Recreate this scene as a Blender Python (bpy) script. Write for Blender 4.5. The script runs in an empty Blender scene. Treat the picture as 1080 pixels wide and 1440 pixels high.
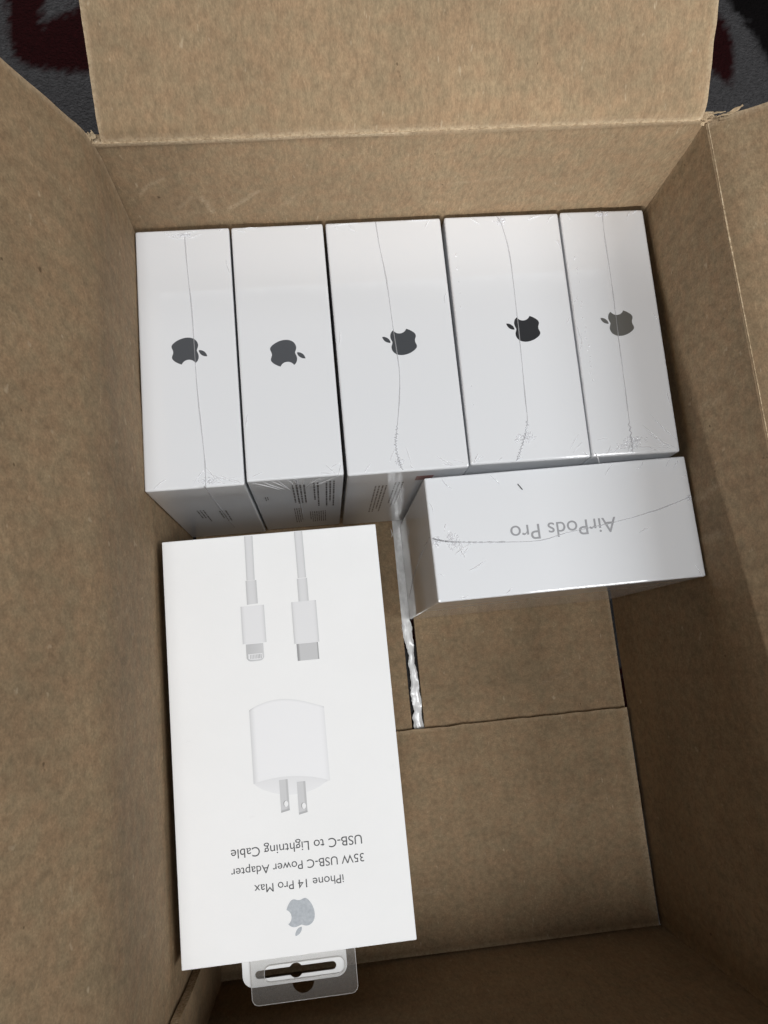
import bpy, bmesh, math, random
from mathutils import Vector, Matrix, noise
random.seed(7)
scene = bpy.context.scene
COL = scene.collection
MM = 0.001
W, D, H = 213.4, 317.0, 160.7          # inside of the shipping carton, millimetres
R = math.radians

# ------------------------------------------------------------------ camera
cam = bpy.data.cameras.new('camera')
cam.sensor_fit = 'VERTICAL'
cam.sensor_height = 24.0
cam.lens = 24.0 * 1113.05 / 1440.0
cam.clip_start = 0.01
cam.clip_end = 50
co = bpy.data.objects.new('camera', cam)
COL.objects.link(co)
co.location = (0.062941, -0.179481, 0.403941)
co.rotation_euler = (0.1943, -0.0696, -0.0946)
scene.camera = co

# ------------------------------------------------------------------ world, lamps, exposure
world = bpy.data.worlds.new('World')
scene.world = world
world.use_nodes = True
wb = world.node_tree.nodes['Background']
wb.inputs[0].default_value = (0.95, 0.97, 1.0, 1)
wb.inputs[1].default_value = 0.05

def area(name, loc, target, sx, sy, power, color=(1, 0.97, 0.93)):
    l = bpy.data.lights.new(name, 'AREA')
    l.shape = 'RECTANGLE'
    l.size, l.size_y = sx, sy
    l.energy = power
    l.color = color
    o = bpy.data.objects.new(name, l)
    COL.objects.link(o)
    o.location = loc
    d = Vector(target) - Vector(loc)
    o.rotation_euler = d.to_track_quat('-Z', 'Y').to_euler()
    return o

BOX = (0.107, -0.16, 0.1)
area('added_back_fill', (0.42, 1.234, 2.054), (0.42, -0.16, 0.1), 1.7, 0.5, 3.0, (0.97, 0.985, 1.0))  # weak fill added at the back, not a ceiling fixture
area('added_side_key', (1.283, -0.52, 1.924), BOX, 0.5, 1.2, 23, (0.97, 0.985, 1.0))  # side light added so the right wall keeps the floor dark
area('overhead_lamp', (0.049, -0.576, 2.26), BOX, 0.6, 0.6, 22, (0.97, 0.985, 1.0))
area('added_low_strip', (-0.45, -3.0, 0.659), BOX, 1.3, 0.02, 76, (0.97, 0.985, 1.0))  # low strip added; the front rim trims it to a band behind

scene.view_settings.view_transform = 'Standard'
scene.view_settings.look = 'None'
scene.view_settings.exposure = 0.0
scene.view_settings.gamma = 1.0
scene.view_settings.use_curve_mapping = False
scene.render.engine = 'CYCLES'
scene.cycles.max_bounces = 12
scene.cycles.diffuse_bounces = 6
scene.cycles.glossy_bounces = 6
scene.cycles.transparent_max_bounces = 16
scene.cycles.use_denoising = True
scene.cycles.caustics_reflective = False
scene.cycles.caustics_refractive = False

# ------------------------------------------------------------------ material helpers
def new_mat(name):
    m = bpy.data.materials.new(name)
    m.use_nodes = True
    nt = m.node_tree
    return m, nt, nt.nodes['Principled BSDF']

def node(nt, kind, **kw):
    n = nt.nodes.new(kind)
    for k, v in kw.items():
        if k.startswith('_'):
            n.inputs[k[1:]].default_value = v
        else:
            setattr(n, k, v)
    return n

def coords(nt, scale):
    tc = node(nt, 'ShaderNodeTexCoord')
    mp = node(nt, 'ShaderNodeMapping')
    mp.inputs['Scale'].default_value = scale
    nt.links.new(tc.outputs['Object'], mp.inputs['Vector'])
    return mp.outputs['Vector']

def noise_tex(nt, vec, scale, detail=3, rough=0.55):
    n = node(nt, 'ShaderNodeTexNoise')
    n.inputs['Scale'].default_value = scale
    n.inputs['Detail'].default_value = detail
    n.inputs['Roughness'].default_value = rough
    nt.links.new(vec, n.inputs['Vector'])
    return n.outputs['Fac']

def ramp(nt, fac, stops):
    r = node(nt, 'ShaderNodeValToRGB')
    el = r.color_ramp.elements
    while len(el) < len(stops):
        el.new(0.5)
    for e, (p, c) in zip(el, stops):
        e.position = p
        e.color = c if len(c) == 4 else (*c, 1)
    nt.links.new(fac, r.inputs['Fac'])
    return r.outputs['Color']

def g(v):
    return (v, v, v, 1)

def mix_rgb(nt, a, b, fac, mode='MIX'):
    n = nt.nodes.new('ShaderNodeMixRGB')
    n.blend_type = mode
    for i, val in ((0, fac), (1, a), (2, b)):
        if isinstance(val, (int, float, tuple)):
            n.inputs[i].default_value = val
        else:
            nt.links.new(val, n.inputs[i])
    return n.outputs[0]

def cardboard(name, base, grain=(1.0, 0.45, 0.35), bump=0.35):
    m, nt, b = new_mat(name)
    v = coords(nt, grain)
    iso = coords(nt, (1, 1, 1))
    big = noise_tex(nt, iso, 60, 3, 0.5)
    mid = noise_tex(nt, v, 800, 4, 0.6)
    fine = noise_tex(nt, v, 2600, 3, 0.6)
    c = mix_rgb(nt, (*base, 1), ramp(nt, big, [(0.3, g(0.93)), (0.7, g(1.06))]), 1.0, 'MULTIPLY')
    c = mix_rgb(nt, c, ramp(nt, mid, [(0.28, g(0.80)), (0.5, g(1.0)), (0.72, g(1.20))]), 1.0, 'MULTIPLY')
    c = mix_rgb(nt, c, ramp(nt, fine, [(0.3, g(0.84)), (0.7, g(1.14))]), 1.0, 'MULTIPLY')
    patch = noise_tex(nt, iso, 17, 3, 0.5)
    c = mix_rgb(nt, c, ramp(nt, patch, [(0.3, g(0.88)), (0.7, g(1.08))]), 1.0, 'MULTIPLY')
    tint = noise_tex(nt, iso, 160, 2)
    c = mix_rgb(nt, c, ramp(nt, tint, [(0.35, (1.03, 0.98, 0.95)), (0.65, (0.98, 1.01, 1.0))]), 1.0, 'MULTIPLY')
    # dark fibre flecks and pale fibres pressed into the liner
    fl = noise_tex(nt, coords(nt, (1.0, 0.6, 0.6)), 330, 2, 0.5)
    c = mix_rgb(nt, c, (0.10, 0.065, 0.035, 1), ramp(nt, fl, [(0.76, g(0)), (0.785, g(0.8))]))
    fl2 = noise_tex(nt, coords(nt, (1.0, 0.35, 0.3)), 620, 2, 0.5)
    c = mix_rgb(nt, c, (0.60, 0.49, 0.34, 1), ramp(nt, fl2, [(0.69, g(0)), (0.80, g(0.4))]))
    # long pale rub marks
    sc = noise_tex(nt, coords(nt, (0.35, 1.0, 0.8)), 42, 6, 0.75)
    c = mix_rgb(nt, c, (0.46, 0.36, 0.25, 1), ramp(nt, sc, [(0.63, g(0)), (0.74, g(0.35))]))
    fa = node(nt, 'ShaderNodeAttribute', attribute_name='flute')
    wv = node(nt, 'ShaderNodeMath', operation='SINE')
    wm = node(nt, 'ShaderNodeMath', operation='MULTIPLY')
    wm.inputs[1].default_value = 2 * math.pi / 7.4
    nt.links.new(fa.outputs['Fac'], wm.inputs[0])
    nt.links.new(wm.outputs[0], wv.inputs[0])
    fm = node(nt, 'ShaderNodeMath', operation='MULTIPLY_ADD')
    fm.inputs[1].default_value = 0.02
    fm.inputs[2].default_value = 1.0
    nt.links.new(wv.outputs[0], fm.inputs[0])
    c = mix_rgb(nt, c, fm.outputs[0], 1.0, 'MULTIPLY')
    # rubbed folds: the paper is scuffed paler there
    at = node(nt, 'ShaderNodeAttribute', attribute_name='wear')
    br = ramp(nt, noise_tex(nt, iso, 900, 4, 0.7), [(0.35, g(0.15)), (0.62, g(1))])
    wf = mix_rgb(nt, at.outputs['Fac'], br, 1.0, 'MULTIPLY')
    c = mix_rgb(nt, c, (0.62, 0.49, 0.33, 1), wf)
    nt.links.new(c, b.inputs['Base Color'])
    b.inputs['Roughness'].default_value = 0.82
    b.inputs['Specular IOR Level'].default_value = 0.25
    bp = node(nt, 'ShaderNodeBump')
    bp.inputs['Strength'].default_value = bump
    bp.inputs['Distance'].default_value = 0.0006
    hgt = mix_rgb(nt, mid, big, 0.35)
    ha = node(nt, 'ShaderNodeMath', operation='MULTIPLY_ADD')
    ha.inputs[1].default_value = 0.10
    nt.links.new(wv.outputs[0], ha.inputs[0])
    nt.links.new(hgt, ha.inputs[2])
    nt.links.new(ha.outputs[0], bp.inputs['Height'])
    nt.links.new(bp.outputs['Normal'], b.inputs['Normal'])
    return m

def wrapped(name, base=(0.80, 0.812, 0.83)):
    """white carton board under tight clear film"""
    m, nt, b = new_mat(name)
    b.inputs['Base Color'].default_value = (*base, 1)
    b.inputs['Roughness'].default_value = 0.45
    b.inputs['Coat Weight'].default_value = 1.0
    b.inputs['Coat Roughness'].default_value = 0.06
    b.inputs['Coat IOR'].default_value = 1.7
    v = coords(nt, (1, 1, 1))
    bp = node(nt, 'ShaderNodeBump')
    bp.inputs['Strength'].default_value = 0.05
    bp.inputs['Distance'].default_value = 0.002
    nt.links.new(noise_tex(nt, v, 45, 2, 0.4), bp.inputs['Height'])
    nt.links.new(bp.outputs['Normal'], b.inputs['Coat Normal'])
    return m

def plain(name, base, rough=0.5, metal=0.0, coat=0.0, spec=0.5):
    m, nt, b = new_mat(name)
    b.inputs['Base Color'].default_value = (*base, 1)
    b.inputs['Roughness'].default_value = rough
    b.inputs['Metallic'].default_value = metal
    b.inputs['Coat Weight'].default_value = coat
    b.inputs['Coat Roughness'].default_value = 0.04
    b.inputs['Specular IOR Level'].default_value = spec
    return m

def film(name, clear=0.6, tint=(0.8, 0.8, 0.82), rough=0.12):
    m, nt, b = new_mat(name)
    b.inputs['Base Color'].default_value = (*tint, 1)
    b.inputs['Roughness'].default_value = rough
    b.inputs['Specular IOR Level'].default_value = 0.8
    tr = node(nt, 'ShaderNodeBsdfTransparent')
    mx = node(nt, 'ShaderNodeMixShader')
    mx.inputs[0].default_value = clear
    out = nt.nodes['Material Output']
    nt.links.new(b.outputs[0], mx.inputs[1])
    nt.links.new(tr.outputs[0], mx.inputs[2])
    nt.links.new(mx.outputs[0], out.inputs['Surface'])
    return m

KRAFT = (0.268, 0.189, 0.112)
M = {}
M['kraft'] = cardboard('kraft_liner', KRAFT)
M['kraft_floor'] = cardboard('kraft_liner_floor', KRAFT, (0.6, 0.6, 1.0), 0.3)

def cut_edge():
    m, nt, b = new_mat('cut_cardboard_edge')
    v = coords(nt, (1, 1, 1))
    c = ramp(nt, noise_tex(nt, v, 700, 4, 0.7), [(0.3, (0.20, 0.135, 0.075)), (0.5, (0.42, 0.31, 0.19)), (0.68, (0.60, 0.48, 0.33))])
    nt.links.new(c, b.inputs['Base Color'])
    b.inputs['Roughness'].default_value = 0.9
    bp = node(nt, 'ShaderNodeBump')
    bp.inputs['Strength'].default_value = 0.8
    bp.inputs['Distance'].default_value = 0.001
    nt.links.new(noise_tex(nt, v, 600, 3), bp.inputs['Height'])
    nt.links.new(bp.outputs['Normal'], b.inputs['Normal'])
    return m
M['edge'] = cut_edge()
M['torn'] = cardboard('torn_paper_fibre', (0.40, 0.30, 0.19))
M['wrapped'] = wrapped('film_wrapped_white_board')

def card_white():
    m, nt, b = new_mat('matt_white_board')
    v = coords(nt, (1, 1, 1))
    n = noise_tex(nt, v, 26, 4, 0.6)
    c = ramp(nt, n, [(0.3, (0.875, 0.875, 0.868)), (0.7, (0.905, 0.905, 0.90))])
    # faint grey scuffs on the face
    s = noise_tex(nt, coords(nt, (1, 1.6, 1)), 75, 5, 0.7)
    c = mix_rgb(nt, c, (0.70, 0.69, 0.69, 1), ramp(nt, s, [(0.66, g(0)), (0.78, g(0.3))]))
    nt.links.new(c, b.inputs['Base Color'])
    b.inputs['Roughness'].default_value = 0.5
    b.inputs['Specular IOR Level'].default_value = 0.3
    bp = node(nt, 'ShaderNodeBump')
    bp.inputs['Strength'].default_value = 0.04
    bp.inputs['Distance'].default_value = 0.001
    nt.links.new(noise_tex(nt, v, 1500, 2), bp.inputs['Height'])
    nt.links.new(bp.outputs['Normal'], b.inputs['Normal'])
    return m
M['card'] = card_white()
M['seam'] = film('film_seam', 0.50, (0.62, 0.62, 0.64), 0.12)
M['crinkle'] = film('crinkled_film', 0.42, (0.86, 0.86, 0.88), 0.05)
M['wrinkle'] = film('film_wrinkle', 0.45, (0.95, 0.95, 0.96), 0.08)
M['clear'] = film('clear_plastic', 0.86, (0.45, 0.43, 0.40), 0.12)
M['clear_edge'] = film('clear_plastic_edge', 0.35, (0.75, 0.73, 0.70), 0.15)
M['text_dark'] = plain('black_print', (0.035, 0.035, 0.037), 0.5)
M['text_grey'] = plain('grey_foil_print', (0.30, 0.30, 0.31), 0.35, 0.4)
M['fine_print'] = plain('dark_fine_print', (0.16, 0.15, 0.15), 0.5, coat=1.0)
M['pink'] = plain('red_sticker_print', (0.34, 0.15, 0.13), 0.45, coat=1.0)
M['tab_white'] = plain('white_plastic_tab', (0.78, 0.78, 0.77), 0.35)
M['lint'] = plain('black_fibre', (0.01, 0.01, 0.01), 0.7)

def silver_foil():
    m, nt, b = new_mat('silver_foil_print')
    v = coords(nt, (1, 1, 1))
    c = ramp(nt, noise_tex(nt, v, 900, 4, 0.7), [(0.3, (0.36, 0.39, 0.42)), (0.7, (0.50, 0.53, 0.56))])
    nt.links.new(c, b.inputs['Base Color'])
    b.inputs['Roughness'].default_value = 0.55
    return m
M['silver'] = silver_foil()

def printed():
    m, nt, b = new_mat('printed_picture_ink')
    at = node(nt, 'ShaderNodeAttribute', attribute_name='ink')
    nt.links.new(at.outputs['Color'], b.inputs['Base Color'])
    b.inputs['Roughness'].default_value = 0.45
    b.inputs['Specular IOR Level'].default_value = 0.3
    return m
M['ink'] = printed()

def tape_mat():
    m, nt, b = new_mat('silvery_packing_tape')
    v = coords(nt, (1, 0.5, 1))
    c = ramp(nt, noise_tex(nt, v, 380, 3), [(0.35, (0.62, 0.62, 0.61)), (0.65, (0.80, 0.80, 0.79))])
    nt.links.new(c, b.inputs['Base Color'])
    b.inputs['Roughness'].default_value = 0.30
    b.inputs['Coat Weight'].default_value = 0.6
    b.inputs['Coat Roughness'].default_value = 0.08
    bp = node(nt, 'ShaderNodeBump')
    bp.inputs['Strength'].default_value = 0.2
    bp.inputs['Distance'].default_value = 0.001
    nt.links.new(noise_tex(nt, v, 500, 2), bp.inputs['Height'])
    nt.links.new(bp.outputs['Normal'], b.inputs['Normal'])
    return m
M['tape'] = tape_mat()

def carpet_mat():
    m, nt, b = new_mat('short_pile_carpet')
    at = node(nt, 'ShaderNodeAttribute', attribute_name='motif')
    v = coords(nt, (1, 1, 1))
    n = noise_tex(nt, v, 320, 5, 0.7)
    c = mix_rgb(nt, at.outputs['Color'], ramp(nt, n, [(0.28, g(0.7)), (0.72, g(1.3))]), 1.0, 'MULTIPLY')
    nt.links.new(c, b.inputs['Base Color'])
    b.inputs['Roughness'].default_value = 0.95
    b.inputs['Specular IOR Level'].default_value = 0.1
    bp = node(nt, 'ShaderNodeBump')
    bp.inputs['Strength'].default_value = 0.9
    bp.inputs['Distance'].default_value = 0.003
    nt.links.new(noise_tex(nt, v, 700, 3), bp.inputs['Height'])
    nt.links.new(bp.outputs['Normal'], b.inputs['Normal'])
    return m
M['carpet'] = carpet_mat()

# ------------------------------------------------------------------ object helpers (all sizes in mm)
def tag(o, label, cat, group=None):
    o['label'] = label
    o['category'] = cat
    if group:
        o['group'] = group
    return o

def empty(name, loc=(0, 0, 0), rz=0.0, rx=0.0):
    o = bpy.data.objects.new(name, None)
    COL.objects.link(o)
    o.location = Vector(loc) * MM
    o.rotation_euler = (rx, 0, rz)
    o.empty_display_size = 0.02
    return o

def link_mesh(name, me, mats, parent=None, smooth=False):
    o = bpy.data.objects.new(name, me)
    COL.objects.link(o)
    for m in (mats if isinstance(mats, (list, tuple)) else [mats]):
        me.materials.append(m)
    if smooth:
        for p in me.polygons:
            p.use_smooth = True
    if parent:
        o.parent = parent
    return o

def mesh_obj(name, verts, faces, mats, parent=None, smooth=False, midx=None):
    me = bpy.data.meshes.new(name)
    me.from_pydata([tuple(c * MM for c in v) for v in verts], [], faces)
    if midx:
        for p, i in zip(me.polygons, midx):
            p.material_index = i
    me.update()
    return link_mesh(name, me, mats, parent, smooth)

def fbm(x, y, z, s, seed=0.0):
    return noise.fractal(Vector((x * s + seed, y * s + seed * 1.7, z * s - seed)), 1.0, 2.0, 3)

def panel(name, fn, nu, nv, back, parent, wear=None, mat=None, smooth=True, axis=0):
    """a corrugated sheet: fn(u, v) gives its inner face, back(u, v) the offset to its outer face"""
    verts, faces, mi, wv = [], [], [], []
    for side in (0, 1):
        for j in range(nv + 1):
            for i in range(nu + 1):
                u, v = i / nu, j / nv
                p = Vector(fn(u, v))
                if side:
                    p = p + Vector(back(u, v) if callable(back) else back)
                verts.append(p)
                wv.append(wear(u, v) if (wear and not side) else 0.0)
    n1 = (nu + 1) * (nv + 1)
    idx = lambda i, j, s: s * n1 + j * (nu + 1) + i
    for j in range(nv):
        for i in range(nu):
            faces.append((idx(i, j, 0), idx(i + 1, j, 0), idx(i + 1, j + 1, 0), idx(i, j + 1, 0))); mi.append(0)
            faces.append((idx(i, j, 1), idx(i, j + 1, 1), idx(i + 1, j + 1, 1), idx(i + 1, j, 1))); mi.append(0)
    # rim with verts of its own so the shading stays crisp
    def rim(pairs, m_=1):
        for (a, b_) in pairs:
            k = len(verts)
            for q in (idx(*a, 0), idx(*b_, 0), idx(*b_, 1), idx(*a, 1)):
                verts.append(verts[q]); wv.append(0.0)
            faces.append((k, k + 1, k + 2, k + 3)); mi.append(m_)
    rim([((i, 0), (i + 1, 0)) for i in range(nu)], 0 if name == 'flap' else 1)
    rim([((i, nv), (i + 1, nv)) for i in range(nu)])
    rim([((0, j), (0, j + 1)) for j in range(nv)])
    rim([((nu, j), (nu, j + 1)) for j in range(nv)])
    o = mesh_obj(name, verts, faces, [mat or M['kraft'], M['edge']], parent, smooth, mi)
    a = o.data.attributes.new('wear', 'FLOAT', 'POINT')
    a.data.foreach_set('value', wv)
    f = o.data.attributes.new('flute', 'FLOAT', 'POINT')
    f.data.foreach_set('value', [v[axis] for v in verts])
    return o

def poly_flat(name, loops, mat, parent, thick=0.0, z=0.0):
    """flat filled outline (with holes) lying in the parent's XY plane"""
    cu = bpy.data.curves.new(name, 'CURVE')
    cu.dimensions = '2D'
    cu.fill_mode = 'BOTH'
    cu.extrude = thick * MM / 2
    for lp in loops:
        sp = cu.splines.new('POLY')
        sp.points.add(len(lp) - 1)
        for pt, (x, y) in zip(sp.points, lp):
            pt.co = (x * MM, y * MM, 0, 1)
        sp.use_cyclic_u = True
    tmp = bpy.data.objects.new('tmp', cu)
    me = bpy.data.meshes.new_from_object(tmp)
    bpy.data.objects.remove(tmp)
    me.materials.clear()
    for v in me.vertices:
        v.co.z += z * MM
    me.name = name
    return link_mesh(name, me, mat, parent)

def text_mesh(name, body, width, mat, parent, centre, rz, z, space=1.0, size=10):
    cu = bpy.data.curves.new(name, 'FONT')
    cu.body = body
    cu.align_x = 'CENTER'
    cu.size = size * MM
    cu.space_character = space
    tmp = bpy.data.objects.new('tmp', cu)
    me = bpy.data.meshes.new_from_object(tmp)
    bpy.data.objects.remove(tmp)
    me.materials.clear()
    xs = [v.co.x for v in me.vertices]
    k = width * MM / (max(xs) - min(xs))
    mid = (max(xs) + min(xs)) / 2
    rot = Matrix.Rotation(rz, 3, 'Z')
    for v in me.vertices:
        p = rot @ Vector(((v.co.x - mid) * k, v.co.y * k, 0))
        v.co = (p.x + centre[0] * MM, p.y + centre[1] * MM, z * MM)
    me.name = name
    return link_mesh(name, me, mat, parent)

def smooth_path(pts, n=8):
    out = []
    P = [Vector(p) for p in pts]
    P = [P[0]] + P + [P[-1]]
    for i in range(1, len(P) - 2):
        p0, p1, p2, p3 = P[i - 1:i + 3]
        for k in range(n):
            t = k / n
            out.append(0.5 * ((2 * p1) + (p2 - p0) * t + (2 * p0 - 5 * p1 + 4 * p2 - p3) * t * t + (3 * p1 - p0 - 3 * p2 + p3) * t ** 3))
    out.append(P[-2])
    return out

def tube_data(pts, r, sides=6):
    verts, faces = [], []
    n = len(pts)
    for i, p in enumerate(pts):
        d = (pts[min(i + 1, n - 1)] - pts[max(i - 1, 0)]).normalized()
        a = d.orthogonal().normalized() if abs(d.z) > 0.9 else d.cross(Vector((0, 0, 1))).normalized()
        b_ = d.cross(a).normalized()
        rr = r(i / (n - 1)) if callable(r) else r
        for k in range(sides):
            t = 2 * math.pi * k / sides
            verts.append(p + a * math.cos(t) * rr + b_ * math.sin(t) * rr)
    for i in range(n - 1):
        for k in range(sides):
            k2 = (k + 1) % sides
            faces.append((i * sides + k, i * sides + k2, (i + 1) * sides + k2, (i + 1) * sides + k))
    return verts, faces

def merge(parts):
    V, F = [], []
    for v, f in parts:
        o = len(V)
        V += list(v)
        F += [tuple(i + o for i in q) for q in f]
    return V, F

def box_mesh(name, w, d, h, mat, parent, bevel=0.7, z0=0.0, seg=2):
    bm = bmesh.new()
    bmesh.ops.create_cube(bm, size=1)
    for v in bm.verts:
        v.co = Vector((v.co.x * w, v.co.y * d, (v.co.z + 0.5) * h + z0)) * MM
    bmesh.ops.bevel(bm, geom=bm.edges[:], offset=bevel * MM, segments=seg, affect='EDGES', profile=0.6)
    me = bpy.data.meshes.new(name)
    bm.to_mesh(me)
    bm.free()
    return link_mesh(name, me, mat, parent, smooth=False)

# ------------------------------------------------------------------ carpet below the carton
def in_poly(x, y, poly):
    c = False
    j = len(poly) - 1
    for i in range(len(poly)):
        xi, yi = poly[i]; xj, yj = poly[j]
        if (yi > y) != (yj > y) and x < (xj - xi) * (y - yi) / (yj - yi) + xi:
            c = not c
        j = i
    return c

def make_carpet():
    x0, x1, y0, y1, st = -420, 640, -640, 420, 2.5
    nx, ny = int((x1 - x0) / st), int((y1 - y0) / st)
    curl = [(-94, 260), (-93, 205), (-91, 186), (-80, 176), (-56, 172), (-30, 173), (-10, 190), (10, 260), (-30, 245), (-45, 224), (-57, 215), (-74, 207), (-72, 223), (-66, 262)]
    tail = [(344, 195), (346, 178), (343, 160), (340, 149), (336, 151), (332, 156), (318, 170), (310, 200), (330, 215)]
    dark = [(346, 214), (352, 202), (357, 190), (362, 177), (366, 164), (378, 150), (400, 170), (430, 240), (400, 300), (360, 290), (340, 240)]
    verts, faces, cols = [], [], []
    for j in range(ny + 1):
        for i in range(nx + 1):
            x, y = x0 + i * st, y0 + j * st
            near = (-130 < x < 60 and 100 < y < 300) or (290 < x < 440 and 90 < y < 310)
            grey, red, black = (0.058, 0.056, 0.057), (0.016, 0.0018, 0.0022), (0.003, 0.002, 0.002)
            c = [0.0, 0.0, 0.0]
            reps = 4 if near else 1
            for _ in range(reps):
                jx, jy = x + random.gauss(0, 1.5), y + random.gauss(0, 1.8)
                k = grey
                if near:
                    if in_poly(jx, jy, curl) or in_poly(jx, jy, tail):
                        k = red
                    elif in_poly(jx, jy, dark):
                        k = black
                else:
                    q = noise.noise(Vector((jx * 0.011, jy * 0.011, 3.1)))
                    k = red if 0.16 < q < 0.42 else (black if q < -0.38 else grey)
                for m_ in range(3):
                    c[m_] += k[m_] / reps
            verts.append((x, y, -9.2 + random.uniform(-0.6, 0.0)))
            cols += [*c, 1.0]
    for j in range(ny):
        for i in range(nx):
            a = j * (nx + 1) + i
            faces.append((a, a + 1, a + nx + 2, a + nx + 1))
    o = mesh_obj('carpet', verts, faces, M['carpet'], None, True)
    at = o.data.attributes.new('motif', 'FLOAT_COLOR', 'POINT')
    at.data.foreach_set('color', cols)
    o['kind'] = 'structure'
make_carpet()

# ------------------------------------------------------------------ the shipping carton
T = 3.6
carton = empty('shipping_carton')
tag(carton, 'open brown corrugated cardboard carton holding all the white boxes', 'cardboard box')

def bump_edge(u, w=0.02):
    return max(0.0, 1 - u / w)

def stroke(a, b_, strokes, w=1.3):
    best = 0.0
    for pts, amt in strokes:
        for (x0, y0), (x1, y1) in zip(pts, pts[1:]):
            dx, dy = x1 - x0, y1 - y0
            t = max(0, min(1, ((a - x0) * dx + (b_ - y0) * dy) / (dx * dx + dy * dy)))
            d = math.hypot(a - x0 - t * dx, b_ - y0 - t * dy)
            best = max(best, amt * max(0, 1 - d / w))
    return best
BACK_SCUFFS = [([(7, 130), (11, 135), (17, 139)], 0.35), ([(29, 126), (31, 121), (32, 116)], 0.6), ([(39, 118), (44, 122), (51, 129)], 0.45), ([(20, 120), (26, 127)], 0.25), ([(60, 119), (66, 126)], 0.2), ([(120, 128), (150, 131)], 0.15)]
RIGHT_SCUFFS = [([(-121, 75), (-126, 91), (-128, 110), (-126, 125)], 0.5), ([(-140, 93), (-144, 104), (-144, 118)], 0.55), ([(-106, 92), (-111, 100)], 0.25), ([(-60, 100), (-66, 112)], 0.2), ([(-95, 120), (-97, 140)], 0.2)]

# four walls: the inner faces lie at x = 0, x = W, y = 0, y = -D
def wall_back(u, v):
    x, z = -T + u * (W + 2 * T), -T + v * (H + T)
    y = 0.5 * fbm(x, 0, z, 0.02, 3) + (1.0 if v > 0.985 else 0.0) * -0.8
    return (x, max(y, -0.6) + 0.6, z)
def wear_back(u, v):
    k = bump_edge(1 - v, 0.016)
    return k * (0.9 if u < 0.5 else 0.35) + stroke(-T + u * (W + 2 * T), -T + v * (H + T), BACK_SCUFFS)
panel('wall', wall_back, 160, 120, (0, T, 0), carton, wear_back)

def wall_left(u, v):
    y, z = 0.4 - u * (D + 0.4), -T + v * (H + T)
    x = 0.4 * fbm(0, y, z, 0.02, 8) - 0.6
    return (min(x, -0.2) - 0.9 * max(0, (v - 0.93) / 0.07) ** 2, y, z)
panel('wall', wall_left, 90, 60, (-T, 0, 0), carton, lambda u, v: 0.05 * bump_edge(1 - v, 0.012) + 0.45 * bump_edge(u, 0.012), axis=1)

def wall_right(u, v):
    y, z = 0.4 - u * (D + 0.4), -T + v * (H + T)
    x = W + 0.6 + 0.5 * fbm(5, y, z, 0.015, 12)
    return (max(x, W + 0.2), y, z)
panel('wall', wall_right, 190, 110, (T, 0, 0), carton, lambda u, v: stroke(0.4 - u * (D + 0.4), -T + v * (H + T), RIGHT_SCUFFS, 1.8) + 0.15 * bump_edge(1 - v, 0.02) + 0.25 * bump_edge(u, 0.012) + 0.3 * bump_edge(1 - u, 0.012), axis=1)

def wall_front(u, v):
    x, z = -T + u * (W + 2 * T), -T + v * (H + T)
    return (x, -D - 0.4 - 0.3 * fbm(x, 1, z, 0.02, 17), z)
panel('wall', wall_front, 60, 50, (0, -T, 0), carton)

# the manufacturer's glue tab inside the front left corner
def glue(u, v):
    y, z = -292.8 - u * (D - 293.2), 1.0 + v * (H - 2)
    return (3.0 + 0.3 * fbm(0, y, z, 0.03, 21), y + 0.6 * fbm(0, 0, z, 0.08, 2), z)
panel('glue_tab', glue, 10, 60, (-3.0, 0, 0), carton, axis=1)

# upper flaps, folded open
def flap(base, along, out, ang, length, seed, wear_amt, first=5.0, sag=0.0, trim=(1.5, 1.5), turn=0.3):
    base, along, out = Vector(base), Vector(along), Vector(out)
    L = along.length
    a = along.normalized()
    def fn(u, v):
        s = v * length
        w0 = trim[0] + 0.35 * fbm(s, 0, 0, 0.09, seed + 1) + 0.03 * s
        w1 = trim[1] + 0.35 * fbm(s, 0, 0, 0.09, seed + 2) + 0.03 * s
        t = w0 + u * (L - w0 - w1)
        # the first millimetres turn over the score line before the sheet runs straight
        # (a short strip stays steeper, crushed by the scoring wheel)
        steps, h_, o_, q = 12, 0.0, 0.0, min(s, first * 2)
        for k_ in range(steps):
            x_ = (k_ + 0.5) / steps * q
            f_ = min(1, max(0, (x_ - 0.55 * first) / (0.9 * first)))
            th = ang + turn * (1 - f_ * f_ * (3 - 2 * f_))
            h_ += math.sin(th) * q / steps
            o_ += math.cos(th) * q / steps
        if s > first * 2:
            h_ += (s - first * 2) * math.sin(ang + sag * (s / length))
            o_ += (s - first * 2) * math.cos(ang + sag * (s / length))
        p = base + a * t + out * o_ + Vector((0, 0, h_))
        n = Vector((0, 0, math.cos(ang))) - out * math.sin(ang)
        bow = 1.1 * fbm(t, s, 0, 0.012, seed) + 0.25 * fbm(t, s, 0, 0.06, seed + 5)
        groove = -0.35 * math.exp(-((s - first) / 2.2) ** 2)
        return p + n * (bow * min(1, s / 12) + groove)
    nb = (Vector((0, 0, -math.cos(ang))) + out * math.sin(ang)) * T
    def wr(u, v):
        s = v * length
        e = min(u, 1 - u) * L
        return wear_amt * max(0, 1 - s / 2.2) + 0.5 * max(0, 1 - e / 2.0)
    return panel('flap', fn, 110, 60, nb, carton, wr, axis=0 if abs(along.x) > 1 else 1)

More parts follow.
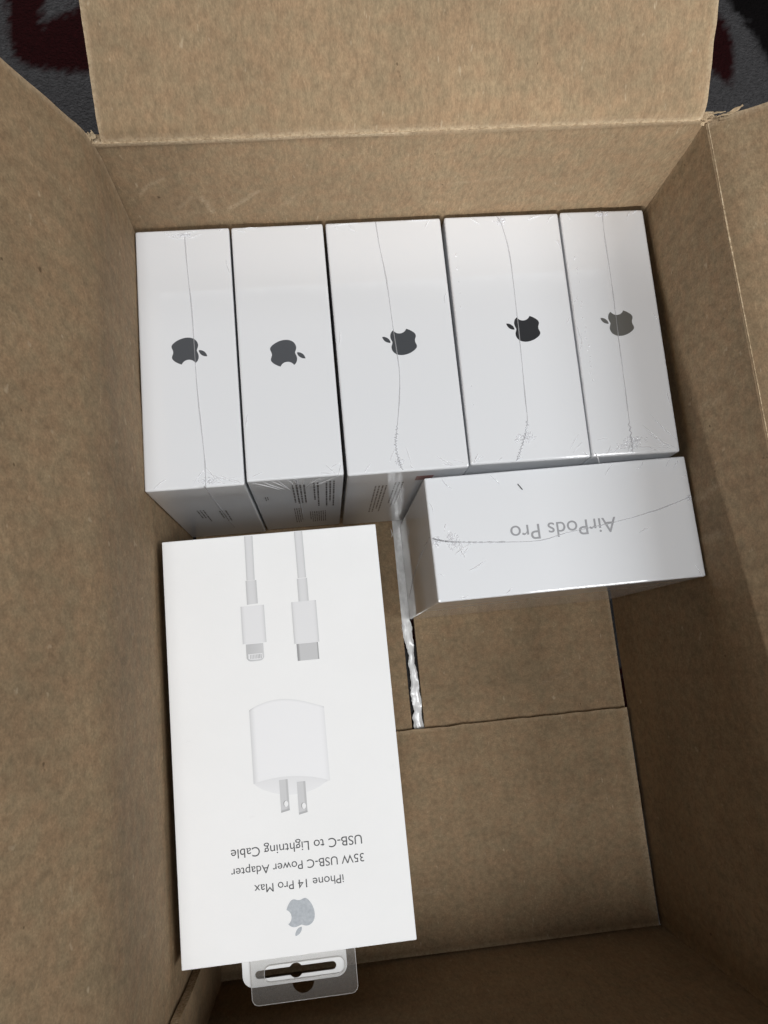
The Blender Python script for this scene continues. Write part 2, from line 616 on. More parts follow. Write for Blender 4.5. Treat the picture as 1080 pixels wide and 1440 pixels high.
flap((0, 0.3, H), (W, 0, 0), (0, 1, 0), 0.66, 105, 31, 0.7, first=5.0, turn=0.65)
flap((-1.2, 0, H - 1.2), (0, -D, 0), (-1, 0, 0), 1.20, 105, 41, 0.05, first=6.0, trim=(-0.5, 1.5), turn=0.25)
flap((W + 0.15, 0, H - 0.8), (0, -D, 0), (1, 0, 0), 0.50, 105, 51, 0.18, first=5.0, trim=(1.0, 1.5), turn=0.45)
flap((0, -D - 0.4, H), (W, 0, 0), (0, -1, 0), -1.1, 105, 61, 0.3, first=4.0, turn=0.8)

# bottom flaps: the long pair meets over the tape, the short pair lies on top
def bflap(x0, x1, y0, y1, z, seed, wear=None, nu=50, nv=50, ragged=None, axis=0):
    def fn(u, v):
        x, y = x0 + u * (x1 - x0), y0 + v * (y1 - y0)
        if ragged == 'y1':
            y += (0.5 * fbm(x, 0, 0, 0.09, seed + 3) + 0.25 * fbm(x, 0, 0, 0.5, seed)) * v
        zz = z - 0.45 + 0.4 * fbm(x, y, 0, 0.03, seed)
        return (x, y, min(zz, z - 0.05))
    return panel('bottom_flap', fn, nu, nv, (0, 0, -T), carton, wear, M['kraft_floor'], axis=axis)
bflap(1.0, 102.6, -1.5, -D + 1.5, -3.95, 71, axis=1)
bflap(108.9, W - 0.6, -1.5, -D + 1.5, -3.95, 81, axis=1, wear=lambda u, v: 0.5 * max(0, 1 - (1 - u) * 104 / 1.2))
bflap(1.5, W - 1.2, -0.6, -104, 0.0, 91, ragged='y1')
bflap(1.5, W - 1.0, -D + 0.6, -213.6, 0.0, 101, ragged='y1',
      wear=lambda u, v: 0.6 * max(0, 1 - v * 103 / 1.6) + 0.5 * max(0, 1 - (1 - u) * 211 / 1.3) + 0.25 * max(0, 1 - (1 - v) * 103 / 1.5))

# packing tape seen through the gap between the long bottom flaps
def make_tape():
    left = [(102.2, -154.5), (102.8, -167.4), (104.4, -174.8), (104.6, -185.6), (103.9, -199.8), (105.2, -205.2), (103.1, -207.8), (104.3, -214.3), (104.5, -230)]
    right = [(106.9, -159.3), (107.4, -169.6), (107.0, -178), (107.4, -184), (108.1, -191.3), (108.0, -196), (108.5, -200.2), (107.8, -207), (108.3, -214.7), (108.0, -230)]
    def lerp(tab, y, d):
        tab = [(d, -60), (d, -150)] + tab
        for (xa, ya), (xb, yb) in zip(tab, tab[1:]):
            if yb <= y <= ya:
                return xa + (xb - xa) * (y - ya) / (yb - ya)
        return tab[-1][0]
    verts, faces = [], []
    n = 220
    m = 8
    for i in range(n + 1):
        y = -60 - 168 * i / n
        xl = lerp(left, y, 101.9) - 0.3 + 0.8 * fbm(0, y, 0, 0.22, 5)
        xr = lerp(right, y, 108.5) + 0.2 + 0.8 * fbm(0, y, 0, 0.22, 9)
        for k in range(m + 1):
            t = k / m
            x = xl + (xr - xl) * t
            e = abs(2 * t - 1)
            z = -5.4 + 0.18 * fbm(x, y, 0, 0.15, 1) + 1.3 * e ** 3 * (0.4 + fbm(x, y, 0, 0.10, 4))
            verts.append((x, y, max(z, -8.3)))
    for i in range(n):
        for k in range(m):
            a = i * (m + 1) + k
            faces.append((a, a + 1, a + m + 2, a + m + 1))
    mesh_obj('packing_tape', verts, faces, M['tape'], carton, True)
make_tape()

# torn fibres at the flap corners
def torn(c, n, spread, seed, direction, size=(1.5, 4.0)):
    """ragged plies of liner paper lifted at a torn corner"""
    rnd = random.Random(seed)
    parts = []
    for i in range(n):
        o = Vector(c) + Vector([rnd.gauss(0, s) for s in spread])
        d = (Vector(direction) + Vector((rnd.uniform(-.25, .25), rnd.uniform(-.25, .25), rnd.uniform(-.1, .25)))).normalized()
        side = d.cross(Vector((rnd.uniform(-.3, .3), rnd.uniform(-.3, .3), 1))).normalized()
        up = side.cross(d)
        l, w = rnd.uniform(*size), rnd.uniform(0.5, 1.3)
        v, m = [], 6
        for k in range(m + 1):
            t = k / m
            p = o + d * l * (t - 0.3) + up * 0.25 * math.sin(t * 3 + i)
            ww = w * (0.35 + 0.65 * math.sin(math.pi * min(1, t + 0.15))) * rnd.uniform(0.6, 1.2)
            v += [p - side * ww * rnd.uniform(0.6, 1.2), p + up * rnd.uniform(0, 0.25), p + side * ww * rnd.uniform(0.6, 1.2)]
        f = []
        for k in range(m):
            f += [(3 * k, 3 * k + 1, 3 * k + 4, 3 * k + 3), (3 * k + 1, 3 * k + 2, 3 * k + 5, 3 * k + 4)]
        parts.append((v, f))
    V, F = merge(parts)
    o = mesh_obj('torn_paper', V, F, M['torn'], carton, True)
    o['kind'] = 'stuff'
torn((-1.8, 0.8, H + 0.8), 9, (1.0, 1.0, 0.4), 3, (-0.35, 0.8, 0.35))
torn((-3.5, -1.0, H + 4.0), 5, (0.7, 0.5, 1.6), 13, (-0.3, 0.1, 0.9))
torn((W + 1.2, -0.4, H + 0.6), 10, (1.3, 0.9, 0.4), 4, (0.85, 0.3, 0.3))
torn((W + 7.0, -1.6, H + 3.6), 7, (3.0, 0.4, 1.2), 14, (0.9, 0.0, 0.45), (3.0, 6.0))
torn((18, -311, 0.5), 6, (5, 1.6, 0.15), 6, (0.9, 0.1, 0.03), (3, 6))

# ------------------------------------------------------------------ the fruit emblem
def bez(p0, p1, p2, p3, n=10):
    return [tuple((1 - t) ** 3 * a + 3 * (1 - t) ** 2 * t * b + 3 * (1 - t) * t * t * c + t ** 3 * d for a, b, c, d in zip(p0, p1, p2, p3)) for t in [k / n for k in range(n)]]

def emblem_loops():
    def run(start, segs):
        pts, p = [], start
        for s in segs:
            q = [(p[0] + s[i], p[1] + s[i + 1]) for i in (0, 2, 4)]
            pts += bez(p, *q)
            p = q[2]
        return pts
    body = run((12.152, 6.896), [(-.948, 0, -2.415, -1.078, -3.96, -1.04), (-2.04, .027, -3.91, 1.183, -4.961, 3.014), (-2.117, 3.675, -.546, 9.103, 1.519, 12.09), (1.013, 1.454, 2.208, 3.09, 3.792, 3.039), (1.52, -.065, 2.09, -.987, 3.935, -.987), (1.831, 0, 2.35, .987, 3.96, .948), (1.637, -.026, 2.676, -1.48, 3.676, -2.948), (1.156, -1.688, 1.636, -3.325, 1.662, -3.415), (-.039, -.013, -3.182, -1.221, -3.22, -4.857), (-.026, -3.04, 2.48, -4.494, 2.597, -4.559), (-1.429, -2.09, -3.623, -2.324, -4.39, -2.376), (-2, -.156, -3.675, 1.09, -4.61, 1.09)])
    leaf = run((15.53, 3.83), [(.843, -1.012, 1.4, -2.427, 1.245, -3.83), (-1.207, .052, -2.662, .805, -3.532, 1.818), (-.78, .896, -1.454, 2.338, -1.273, 3.714), (1.338, .104, 2.715, -.688, 3.559, -1.701)])
    f = lambda l: [((x - 12) / 24, (12 - y) / 24) for x, y in l]
    return [f(body), f(leaf)]
EMB = emblem_loops()

def emblem(parent, size, centre, rz, z, mat):
    c, s = math.cos(rz), math.sin(rz)
    loops = [[(centre[0] + size * (c * x - s * y), centre[1] + size * (s * x + c * y)) for x, y in lp] for lp in EMB]
    return poly_flat('emblem', loops, mat, parent, 0, z)

def emblem_mat(name, base, metal=0.35):
    m, nt, b = new_mat(name)
    b.inputs['Base Color'].default_value = (*base, 1)
    b.inputs['Metallic'].default_value = metal
    b.inputs['Roughness'].default_value = 0.3
    b.inputs['Coat Weight'].default_value = 0.6
    b.inputs['Coat Roughness'].default_value = 0.06
    return m

# ------------------------------------------------------------------ film details
def crinkle(parent, c, rx, ry, n, seed, z, name='film_crinkle'):
    """gathered shrink film where the seam was pinched: creases that wander out from the pinch"""
    N = 46
    verts, faces = [], []
    for j in range(N + 1):
        for i in range(N + 1):
            a_, b2 = 2 * i / N - 1, 2 * j / N - 1
            x, y = c[0] + a_ * rx * 1.25, c[1] + b2 * ry * 1.25
            q = math.hypot(a_, b2)
            t = math.atan2(b2, a_)
            wob = 0.35 * fbm(x, y, 0, 0.45, seed)
            radial = abs(noise.noise(Vector((3.2 * math.cos(t + wob), 3.2 * math.sin(t + wob), q * 1.6 + seed))))
            cross = abs(fbm(x, y, 0, 0.55, seed + 7))
            ridge = max(1 - radial / 0.16, 0) * 0.8 + max(1 - cross / 0.10, 0) * 0.6
            edge = 0.75 + 0.5 * fbm(x, y, 0, 0.25, seed + 3)
            fall = max(0.0, 1 - q / max(0.15, edge))
            h_ = 0.55 * ridge * min(1, 2.2 * fall) * (0.4 + 0.6 * fall) + 0.30 * max(0, fall - 0.65) * (1 + fbm(x, y, 0, 1.2, seed))
            verts.append((x, y, z - 0.05 + h_))
    for j in range(N):
        for i in range(N):
            k = j * (N + 1) + i
            if max(verts[q_][2] for q_ in (k, k + 1, k + N + 2, k + N + 1)) > z + 0.005:
                faces.append((k, k + 1, k + N + 2, k + N + 1))
    return mesh_obj(name, verts, faces, M['crinkle'], parent)

def wrinkles(parent, curves, r=0.13, name='film_wrinkle'):
    parts = [tube_data(smooth_path(c, 6), (lambda t, r=r: r * (0.25 + math.sin(math.pi * t))), 5) for c in curves]
    V, F = merge(parts)
    o = mesh_obj(name, V, F, M['wrinkle'], parent, True)
    o['kind'] = 'stuff'
    return o

def seam(parent, pts, r=0.2, bead=None, seed=1):
    rnd = random.Random(seed)
    P = smooth_path(pts, 14)
    n = len(P)
    out = []
    for i, p in enumerate(P):
        t = i / (n - 1)
        j = 0.0
        if bead and bead[0] <= t <= bead[1]:
            j = (0.35 if i % 2 else -0.35) * rnd.uniform(0.4, 1.2)
        out.append(p + Vector((j, 0.03 * rnd.gauss(0, 1), 0)))
    rad = lambda t: r * (1.5 + 0.8 * math.sin(t * 260)) if (bead and bead[0] <= t <= bead[1]) else r * (1 + 0.25 * math.sin(t * 37))
    V, F = tube_data(out, rad, 6)
    return mesh_obj('film_seam', V, F, M['seam'], parent, True)

# ------------------------------------------------------------------ the row of wrapped boxes
HB = 107.0
rows = [  # back left corner x, y, width, yaw, depth
    (-0.2, -0.6, 37.4, -0.002, 107.6), (38.05, -0.8, 37.2, -0.002, 106.5), (76.4, -0.9, 47.7, 0.0, 107.0),
    (125.85, -0.8, 48.4, -0.010, 106.4), (175.3, -1.0, 36.1, -0.015, 106.6)]
row_labels = [
    'narrow white film wrapped box with grey fruit emblem, leftmost of the back row',
    'white box with grey fruit emblem and no seam across its top, second from left',
    'wide white box with grey fruit emblem, in the middle of the back row',
    'wide white box with the darkest fruit emblem, fourth from left in the row',
    'narrow white box with olive grey fruit emblem, against the right wall']
emb_mats = [emblem_mat('grey_emblem_ink', (0.10, 0.105, 0.115)), emblem_mat('grey_emblem_ink_b', (0.10, 0.105, 0.115)), emblem_mat('slate_emblem_ink', (0.075, 0.08, 0.088)),
            emblem_mat('dark_emblem_ink', (0.032, 0.033, 0.036)), emblem_mat('olive_emblem_ink', (0.17, 0.17, 0.16))]
emb_pos = [((18.9, -52.8), -90), ((57.1, -56.2), -90), ((101.9, -54.6), 90), ((152.9, -52.2), 90), ((192.4, -52.2), 90)]
row_objs = []
def local(k, x, y):
    bx, by, w, a, l = rows[k]
    cx, cy = row_centre[k]
    dx, dy = x - cx, y - cy
    c, s = math.cos(-a), math.sin(-a)
    return (c * dx - s * dy, s * dx + c * dy)
row_centre = []
for k, (bx, by, w, a, l) in enumerate(rows):
    c, s = math.cos(a), math.sin(a)
    cx, cy = bx + c * w / 2 + s * l / 2, by + s * w / 2 - c * l / 2
    row_centre.append((cx, cy))
    e = empty('product_box', (cx, cy, 0.0), a)
    tag(e, row_labels[k], 'box', 'film wrapped boxes standing in the back row')
    box_mesh('body', w, l, HB, M['wrapped'], e, bevel=0.9, seg=3)
    (ex, ey), er = emb_pos[k]
    emblem(e, 13.6, local(k, ex, ey), R(er) - a * 0, HB + 0.06, emb_mats[k])
    row_objs.append(e)

def L3(k, pts, z=HB + 0.02):
    return [(*local(k, x, y), z) for x, y in pts]

# seams run over the top and down the front
def front_run(k, x0, x1, z1):
    y = -rows[k][4] / 2 - 0.02
    lx0 = local(k, x0, 0)[0]
    lx1 = local(k, x1, 0)[0]
    return [(lx0, y, HB - 0.8), ((lx0 + lx1) / 2, y, (HB + z1) / 2), (lx1, y, z1)]
s1 = L3(0, [(19.4, -3.9), (19.8, -18.6), (20.7, -37), (21.1, -66.7), (22.2, -89.8), (22.6, -99.7), (22.4, -107.6)]) + front_run(0, 22.4, 23.5, 20)
seam(row_objs[0], s1, 0.2, None, 1)
s3 = L3(2, [(97.1, -1.4), (97.7, -12), (99.2, -27.9), (99.9, -49.5), (100.6, -66.2), (99.5, -78), (97.5, -89.6), (96.2, -96.8), (97.1, -104.6), (98, -107.2)])
seam(row_objs[2], s3, 0.2, (0.66, 0.93), 3)
s4 = L3(3, [(148.2, -1.6), (149.9, -6.7), (151.4, -19.8), (151.1, -45), (150.6, -63.5), (149.9, -81.6), (149.6, -90.5), (148, -96.3), (144.3, -104.7), (143, -107)])
seam(row_objs[3], s4, 0.2, (0.68, 0.95), 4)
s5 = L3(4, [(193.6, -1.6), (192.9, -12.3), (192.7, -34.9), (192.1, -53.9), (191.4, -78.5), (190.9, -93.5), (190.4, -107.4)])
seam(row_objs[4], s5, 0.2, (0.85, 0.98), 5)
s2 = [(local(1, 57.0, 0)[0], -rows[1][4] / 2 - 0.02, z) for z in (105.5, 90, 70, 45, 15)]
seam(row_objs[1], s2, 0.22, (0.0, 0.15), 2)

crinkle(row_objs[0], local(0, 19.4, -3.2), 5.5, 1.0, 12, 11, HB)
crinkle(row_objs[0], local(0, 22.4, -105.5), 5.0, 1.6, 16, 12, HB)
crinkle(row_objs[2], local(2, 97.0, -103.8), 2.2, 2.0, 26, 13, HB)
crinkle(row_objs[3], local(3, 149.0, -3.6), 3.2, 2.6, 30, 14, HB)
crinkle(row_objs[3], local(3, 147.6, -97.5), 4.2, 3.6, 34, 15, HB)
crinkle(row_objs[4], local(4, 193.0, -2.6), 3.4, 1.6, 18, 16, HB)
crinkle(row_objs[4], local(4, 191.0, -103.0), 7.0, 3.0, 20, 17, HB)

def arcs(k, specs, z=HB + 0.05):
    rnd = random.Random(k * 9 + 1)
    out = []
    for (xa, ya, xb, yb, bow) in specs:
        a, b_ = local(k, xa, ya), local(k, xb, yb)
        mx, my = (a[0] + b_[0]) / 2, (a[1] + b_[1]) / 2 + bow
        out.append([(*a, z), (mx, my, z + 0.05), (*b_, z)])
    return out
wrinkles(row_objs[0], arcs(0, [(12.5, -3.2, 19, -4.4, -0.5), (19.5, -4.4, 26, -3.0, -0.4), (13.5, -1.8, 25, -1.6, -0.6), (22.5, -100, 27, -106.5, 0.4), (22.6, -102, 33, -106.8, -0.5), (22.3, -101, 18, -106.5, 0.3), (23, -104, 36, -105, -0.8)]))
wrinkles(row_objs[1], arcs(1, [(43, -1.4, 49, -1.6, 0.2), (70, -104.3, 74, -102.5, 0.2), (40, -105.5, 44, -104, 0.1)]))
# film drawn tight over the front edge of the second box
yb = -rows[1][4] / 2 - 0.03
fw = []
rnd = random.Random(5)
for i in range(11):
    x0 = -17 + 3.3 * i + rnd.uniform(-1, 1)
    fw.append([(x0, yb, 105.8 - rnd.uniform(0, 1)), (x0 * 0.7 + rnd.uniform(-1, 1), yb - 0.05, 100 - rnd.uniform(0, 3)), (x0 * 0.4, yb, 95 - rnd.uniform(0, 8))])
wrinkles(row_objs[1], fw, 0.12)
wrinkles(row_objs[2], arcs(2, [(93, -104, 96, -98, 0.2), (100, -98, 101.5, -105, 0.2), (122, -106, 118, -104.8, 0.1), (78, -2.2, 90, -1.6, 0.2), (110, -1.6, 122, -2.0, 0.2)]))
wrinkles(row_objs[3], arcs(3, [(171, -101, 166, -105.5, 0.3), (169.5, -98, 165, -104, 0.2), (128, -103.5, 126.5, -106, 0.1)]))
wrinkles(row_objs[4], arcs(4, [(176.5, -101, 181, -100.6, 0.2), (196, -96, 206, -106, -0.6), (198, -100, 208, -106.4, -0.4), (179, -105.4, 205, -106.2, 0.8), (200, -92, 209, -103, -0.5), (206, -3.5, 209, -1.8, 0.2)]))

# film gathered along the edges and corners of the tops
def edge_film(parent, w, l, z, seed, n=9):
    rnd = random.Random(seed)
    cs = []
    for i in range(n):
        side = rnd.choice('ffbblr')
        if side in 'fb':
            sg = -1 if side == 'f' else 1
            x = rnd.choice((-1, 1)) * (w / 2 - abs(rnd.gauss(0, w * 0.16)) - 1.2)
            y = sg * (l / 2 - 0.9)
            x2, y2 = x - math.copysign(rnd.uniform(1, 6), x), y - sg * rnd.uniform(0.6, 4.5)
        else:
            sg = -1 if side == 'l' else 1
            x, y = sg * (w / 2 - 0.9), rnd.uniform(-l / 2 + 2, l / 2 - 2)
            x2, y2 = x - sg * rnd.uniform(0.8, 2.2), y + rnd.uniform(-7, 7)
        cs.append([(x, y, z + 0.02), ((x + x2) / 2 + rnd.uniform(-.5, .5), (y + y2) / 2 + rnd.uniform(-.5, .5), z + 0.10), (x2, y2, z + 0.02)])
    wrinkles(parent, cs, 0.15)
for k, n_ in ((0, 9), (1, 7), (2, 10), (3, 12), (4, 14)):
    edge_film(row_objs[k], rows[k][2], rows[k][4], HB, 70 + k, n_)

# small trapped air bubbles beside the left edge of the last box
def bubbles(k, spots):
    parts = []
    rnd = random.Random(2)
    for (x, y) in spots:
        cx, cy = local(k, x, y)
        r = rnd.uniform(0.22, 0.5)
        v = [(cx, cy, HB + 0.3)]
        for i in range(8):
            t = i * math.pi / 4
            v.append((cx + r * 0.6 * math.cos(t), cy + r * 1.4 * math.sin(t), HB + 0.0))
        parts.append((v, [(0, 1 + i, 1 + (i + 1) % 8) for i in range(8)]))
    V, F = merge(parts)
    o = mesh_obj('air_bubbles', V, F, M['wrinkle'], row_objs[k], True)
    o['kind'] = 'stuff'
rb = random.Random(3)
bubbles(4, [(179.3 + rb.uniform(-.6, .6) - 0.012 * y, -y) for y in (22, 27, 29, 33, 42, 44, 49, 53, 55, 58, 61, 63, 66, 68, 70, 73, 76)])
bubbles(3, [(128.6 + rb.uniform(-.4, .4), -y) for y in (18, 24, 30, 35, 41, 75, 83)])

# fine print on the front faces, too small to read
def fine_print(k, cols, mat='fine_print', name='fine_print'):
    y = -rows[k][4] / 2 - 0.06
    rnd = random.Random(k + 40)
    V, F = [], []
    for (xa, xb, za, zb, step) in cols:
        x = xa
        while x < xb:
            z = zb
            za2 = za + (zb - za) * (0.35 * rnd.random() if rnd.random() < 0.5 else 0)
            while z > za2:
                l = rnd.uniform(1.5, 6)
                z2 = max(z - l, za2)
                n = len(V)
                V += [(x, y, z2), (x + step * 0.45, y, z2), (x + step * 0.45, y, z), (x, y, z)]
                F.append((n, n + 1, n + 2, n + 3))
                z = z2 - rnd.uniform(0.5, 1.2)
            x += step
    o = mesh_obj(name, V, F, M[mat], row_objs[k])
    o['kind'] = 'stuff'
fine_print(0, [(-6, -3, 40, 66, 1.3), (3, 6, 38, 62, 1.3)])
fine_print(1, [(-2, 3.5, 60, 96, 1.5), (6.5, 9.5, 52, 98, 1.5), (11.5, 16, 50, 99, 1.5), (-3, 1, 14, 50, 1.0), (4, 12, 14, 40, 1.0), (-14, -12.5, 70, 78, 0.9)])
fine_print(2, [(-12, -7, 30, 86, 1.5), (-4, 0, 40, 90, 1.5), (9, 15, 40, 92, 1.5)])
y3 = -rows[2][4] / 2 - 0.07
mesh_obj('red_mark', [(4, y3, 91), (11, y3, 91), (11, y3, 98), (4, y3, 98)], [(0, 1, 2, 3)], M['pink'], row_objs[2])

# ------------------------------------------------------------------ wrapped box lying across, with its name printed on top
ax, ay, aw, aa, al = 106.3, -110.35, 106.6, 0.009, 48.9
c, s = math.cos(aa), math.sin(aa)
acx, acy = ax + c * aw / 2 + s * al / 2, ay + s * aw / 2 - c * al / 2
HA = 107.6
ZA = -3.9
air = empty('earphone_box', (acx, acy, ZA), aa)
tag(air, 'white film wrapped box set crosswise before the row, printed upside down in grey', 'box')
box_mesh('body', aw, al, HA, M['wrapped'], air, bevel=0.8, seg=3)
def LA(x, y):
    dx, dy = x - acx, y - acy
    return (math.cos(-aa) * dx - math.sin(-aa) * dy, math.sin(-aa) * dx + math.cos(-aa) * dy)
tc_ = LA(159.2, -132.0)
text_mesh('product_name', 'AirPods Pro', 42.6, M['text_grey'], air, tc_, math.pi, HA + 0.06)
sa = [(*LA(x, y), HA + 0.02) for x, y in [(107.2, -134.4), (110.4, -135.5), (115.9, -136.5), (127, -137.5), (148, -138.7), (161.1, -136.4), (178.7, -134.1), (196.8, -130.7), (212.3, -126.3)]]
seam(air, sa, 0.19, (0.0, 0.42), 8)
lx = -aw / 2 - 0.02
seam(air, [(lx, LA(0, -134.4)[1], HA - 1), (lx, LA(0, -136)[1], 80), (lx, LA(0, -141)[1], 45), (lx, LA(0, -150)[1], 8)], 0.2, None, 9)
crinkle(air, LA(115.2, -136.2), 4.0, 5.0, 46, 21, HA)
crinkle(air, LA(108.5, -135.6), 2.5, 2.5, 16, 22, HA)
crinkle(air, LA(211.8, -126.3), 1.6, 1.8, 12, 23, HA)
def aw_arc(specs, r=0.14):
    wrinkles(air, [[(*LA(xa, ya), HA + 0.04), (*LA((xa + xb) / 2, (ya + yb) / 2 + bow), HA + 0.1), (*LA(xb, yb), HA + 0.04)] for xa, ya, xb, yb, bow in specs], r)
aw_arc([(115, -141.5, 122, -137.8, 0.4), (117, -142, 121, -139, -0.3), (189, -139, 194, -137, 0.3), (112, -132, 113, -129, 0.2), (117, -139, 119, -143, 0.3), (120, -148, 127, -144.5, -0.4)], 0.22)

edge_film(air, aw, al, HA, 91, 12)
lint = mesh_obj('black_fibre', *tube_data(smooth_path([(143.2, -115.6, HA + ZA + 0.18), (143.9, -116.7, HA + ZA + 0.35), (144.8, -118.0, HA + ZA + 0.18)], 5), 0.16, 6), M['lint'], None, True)
tag(lint, 'tiny black fibre lying on the crosswise white box', 'lint')

# ------------------------------------------------------------------ charger box lying at the front left
CX, CY, CWD, CLN, CYAW, CTOP, CTILT = 2.0, -125.32, 84.56, 154.97, 0.005, 90.85, 0.008
CTH = 28.0
# origin at the back left lower corner of the box; u runs right, v runs to the front
ch = empty('charger_box', (CX, CY, CTOP - CTH), CYAW, -CTILT)
tag(ch, 'flat white charger box printed with two cable ends, a plug and upside down lettering', 'box')
def box_corner(name, x0, x1, y0, y1, z0, z1, mat, parent, bevel):
    bm = bmesh.new()
    bmesh.ops.create_cube(bm, size=1)
    for v in bm.verts:
        v.co = Vector(((x0 + x1) / 2 + v.co.x * (x1 - x0), (y0 + y1) / 2 + v.co.y * (y1 - y0), (z0 + z1) / 2 + v.co.z * (z1 - z0))) * MM
    bmesh.ops.bevel(bm, geom=bm.edges[:], offset=bevel * MM, segments=2, affect='EDGES', profile=0.6)
    me = bpy.data.meshes.new(name)
    bm.to_mesh(me)
    bm.free()
    return link_mesh(name, me, mat, parent)
box_corner('body', 0, CWD, -CLN, 0, 0, CTH, M['card'], ch, 0.35)

PZ = CTH + 0.05
def ink_grid(name, x_l, x_r, v0, v1, colour, z, nu=12, nv=10):
    """printed patch between two edge lines; colour(s, t) is the ink, s across, t along"""
    verts, faces, cols = [], [], []
    for j in range(nv + 1):
        t = j / nv
        for i in range(nu + 1):
            s_ = i / nu
            xl, xr = x_l(t), x_r(t)
            vt = v0(s_) + (v1(s_) - v0(s_)) * t
            verts.append((xl + (xr - xl) * s_, -vt, z))
            cv = colour(s_, t)
            cv = cv if isinstance(cv, tuple) else (cv, cv, cv * 1.01)
            cols += [*cv, 1.0]
    for j in range(nv):
        for i in range(nu):
            a_ = j * (nu + 1) + i
            faces.append((a_ + nu + 1, a_ + nu + 2, a_ + 1, a_))
    o = mesh_obj(name, verts, faces, M['ink'], ch)
    at = o.data.attributes.new('ink', 'FLOAT_COLOR', 'POINT')
    at.data.foreach_set('color', cols)
    return o
K = lambda v: (lambda *_: v)
LN = lambda a, b_: (lambda t: a + (b_ - a) * t)
def tube_ink(lo, hi, p=2.0):
    return lambda s_, t: hi - (hi - lo) * abs(2 * s_ - 1) ** p
def half_ink(lo, hi, w=0.12):
    return lambda s_, t: hi - (hi - lo) * max(0, 1 - min(s_, 1 - s_) / w)
# left cable end
ink_grid('printed_cable', LN(32.1, 31.9), LN(35.4, 35.1), K(0.5), K(18.1), tube_ink(0.52, 0.72, 4), PZ)
ink_grid('printed_sleeve', K(31.5), K(35.7), K(18.2), LN(27.6, 27.4), tube_ink(0.52, 0.70, 3), PZ + 0.04)
ink_grid('printed_connector', K(28.9), K(38.0), K(28.1), K(42.6), half_ink(0.62, 0.80), PZ + 0.08)
ink_grid('printed_metal_tip', K(30.0), K(36.7), K(42.8), lambda s_: 49.4 - 1.2 * abs(2 * s_ - 1) ** 6, lambda s_, t: 0.52 + 0.10 * s_, PZ + 0.04)
ink_grid('printed_contact_plate', K(30.7), K(36.1), K(46.6), lambda s_: 48.9 - 0.5 * abs(2 * s_ - 1) ** 5, K(0.82), PZ + 0.08, 6, 2)
for i in range(8):
    x = 31.35 + i * 0.58
    ink_grid('printed_contact', K(x), K(x + 0.32), K(46.9), K(48.5), K(0.42 if i > 4 else 0.52), PZ + 0.12, 1, 1)
# right cable end
ink_grid('printed_cable', LN(51.8, 51.9), LN(55.1, 55.2), K(0.3), K(19.0), tube_ink(0.52, 0.72, 4), PZ)
ink_grid('printed_sleeve', K(51.5), K(55.5), K(19.2), K(28.4), tube_ink(0.54, 0.72, 3), PZ + 0.04)
ink_grid('printed_connector', K(48.6), K(58.3), K(28.2), K(44.4), half_ink(0.60, 0.78, 0.10), PZ + 0.08)
ink_grid('printed_metal_tip', K(49.4), K(57.7), K(44.5), K(51.0), lambda s_, t: 0.22 if s_ > 0.93 else (0.33 if s_ < 0.08 else 0.56), PZ + 0.04, 14, 2)
# the plug
ink_grid('printed_plug_body', LN(29.6, 29.5), K(58.0), lambda s_: 67.6 - 3.6 * math.sin(math.pi * min(1, s_ * 1.0) ** 0.85) + 1.4 * s_, lambda s_: 94.4 - 1.2 * math.sin(math.pi * s_) + 1.8 * s_,
         lambda s_, t: 0.86 - 0.20 * max(0, 1 - s_ / 0.07) - 0.09 * max(0, 1 - (1 - s_) / 0.06) - 0.10 * max(0, 1 - t / 0.03), PZ, 40, 30)
ink_grid('printed_plug_base', LN(29.5, 30.0), LN(58.0, 56.5), lambda s_: 94.4 - 2.2 * math.sin(math.pi * s_) ** 0.8 + 1.8 * s_, lambda s_: 94.6 + 4.3 * math.sin(math.pi * s_) ** 0.7 + 1.6 * s_,
         lambda s_, t: 0.76 + 0.06 * t, PZ + 0.04, 30, 6)
for x, v0 in ((39.0, 94.0), (45.5, 95.4)):
    ink_grid('printed_prong', K(x), K(x + 3.2), K(v0), lambda s_, v0=v0: v0 + 11.7 - 0.6 * s_, lambda s_, t: 0.42 if t > 0.95 else (0.60 if s_ < 0.8 else 0.50), PZ + 0.08, 10, 24)
    hole = [(x + 1.75 + 0.75 * math.cos(t * math.pi / 10), -(v0 + 8.6) + 1.05 * math.sin(t * math.pi / 10)) for t in range(20)]
    poly_flat('printed_prong_hole_shade', [hole], plain('prong_hole_ink', (0.30, 0.30, 0.30), 0.5), ch, 0, PZ + 0.12)
    poly_flat('printed_prong_hole', [[(p + 0.28, q - 0.12) for p, q in hole]], plain('prong_hole_white', (0.86, 0.86, 0.86), 0.5), ch, 0, PZ + 0.16)

text_mesh('cable_lettering', 'USB-C to Lightning Cable', 48.2, M['text_dark'], ch, (43.8, -116.6), math.pi, PZ)
text_mesh('adapter_lettering', '35W USB-C Power Adapter', 48.8, M['text_dark'], ch, (43.7, -123.1), math.pi, PZ)
text_mesh('model_lettering', 'iPhone 14 Pro Max', 32.6, M['text_dark'], ch, (43.65, -129.6), math.pi, PZ)
emblem(ch, 12.4, (43.4, -142.2), math.pi, PZ, M['silver'])

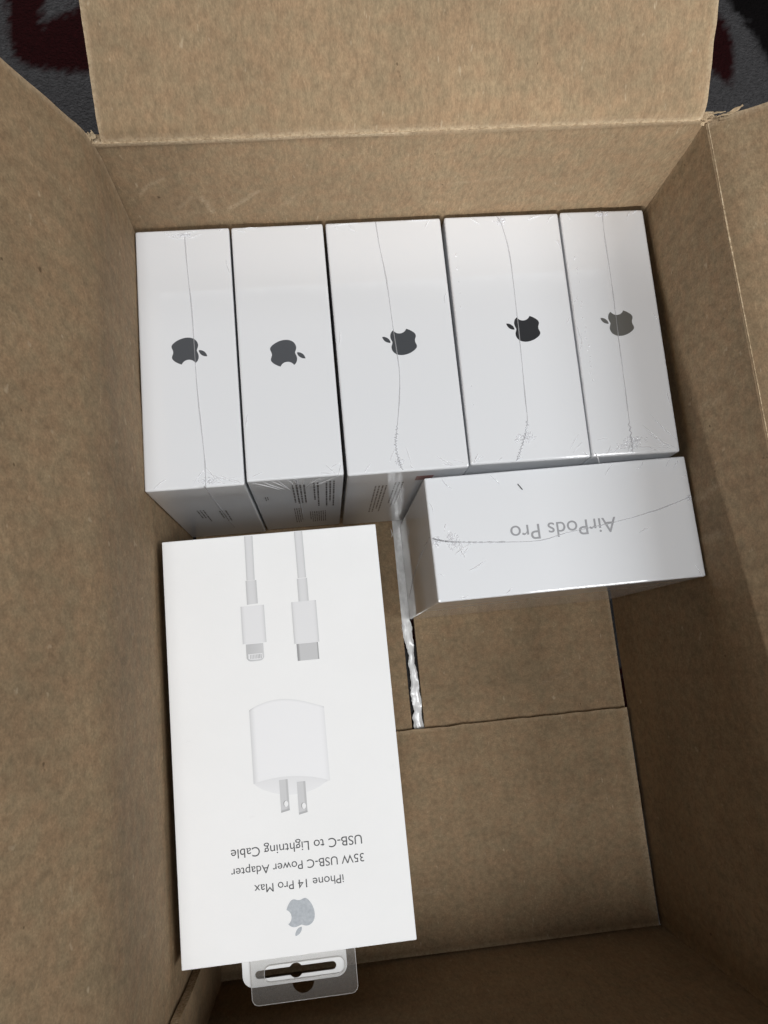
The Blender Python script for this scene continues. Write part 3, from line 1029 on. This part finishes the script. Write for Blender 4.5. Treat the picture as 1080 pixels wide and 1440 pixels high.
# hanging tabs at the front end
def rrect(x0, x1, y0, y1, r, n=6):
    out = []
    for cx_, cy_, a0 in ((x1 - r, y1 - r, 0), (x0 + r, y1 - r, 90), (x0 + r, y0 + r, 180), (x1 - r, y0 + r, 270)):
        for i in range(n + 1):
            t = R(a0 + 90 * i / n)
            out.append((cx_ + r * math.cos(t), cy_ + r * math.sin(t)))
    return out
def euro_slot(cx_, cy_, half, r, rc):
    out = []
    dx = math.sqrt(rc * rc - r * r)
    def arc(px, py, rad, a0, a1, n):
        return [(px + rad * math.cos(R(a0 + (a1 - a0) * i / n)), py + rad * math.sin(R(a0 + (a1 - a0) * i / n))) for i in range(n + 1)]
    b0 = math.degrees(math.asin(r / rc))
    out += arc(cx_ + half - r, cy_, r, -90, 90, 8)
    out += arc(cx_, cy_, rc, b0, 180 - b0, 10)
    out += arc(cx_ - half + r, cy_, r, 90, 270, 8)
    out += arc(cx_, cy_, rc, 180 + b0, 360 - b0, 10)
    return out
tab = poly_flat('hang_tab', [rrect(17.8, 58.4, -172.9, -152.0, 4.2), euro_slot(38.4, -168.6, 15.8, 1.5, 2.7)], M['tab_white'], ch, 0.5, 0.3)
semi = [(41.0 + 4.2 * math.cos(R(t)), -172.6 + 4.2 * math.sin(R(t))) for t in range(180, 361, 12)]
poly_flat('clear_tab', [rrect(21.0, 61.9, -179.2, -152.5, 2.6), rrect(26.2, 57.5, -171.6, -165.6, 2.4), semi], M['clear'], ch, 0.3, 1.2)
def rim_tube(name, loop, z, r, mat):
    P = [Vector((x, y, z)) for x, y in loop]
    V, F = tube_data(P + [P[0]], r, 5)
    mesh_obj(name, V, F, mat, ch, True)
rim_tube('clear_tab_edge', rrect(21.0, 61.9, -179.2, -152.5, 2.6), 1.2, 0.16, M['clear_edge'])
rim_tube('clear_tab_slot_edge', rrect(26.2, 57.5, -171.6, -165.6, 2.4), 1.2, 0.15, M['clear_edge'])
# plain carton that carries the charger box
under = empty('brown_carton', (CX + 1.5 + 40.5, CY - 3 - 74, 0.0), CYAW)
tag(under, 'low plain brown carton hidden flat beneath the charger box', 'box')
box_mesh('body', 81, 148, CTOP - CTH - 0.9, M['kraft_floor'], under, bevel=0.4)
box_mesh('lid_rim', 81.6, 148.6, 18, M['kraft_floor'], under, bevel=0.3, z0=CTOP - CTH - 19.2)
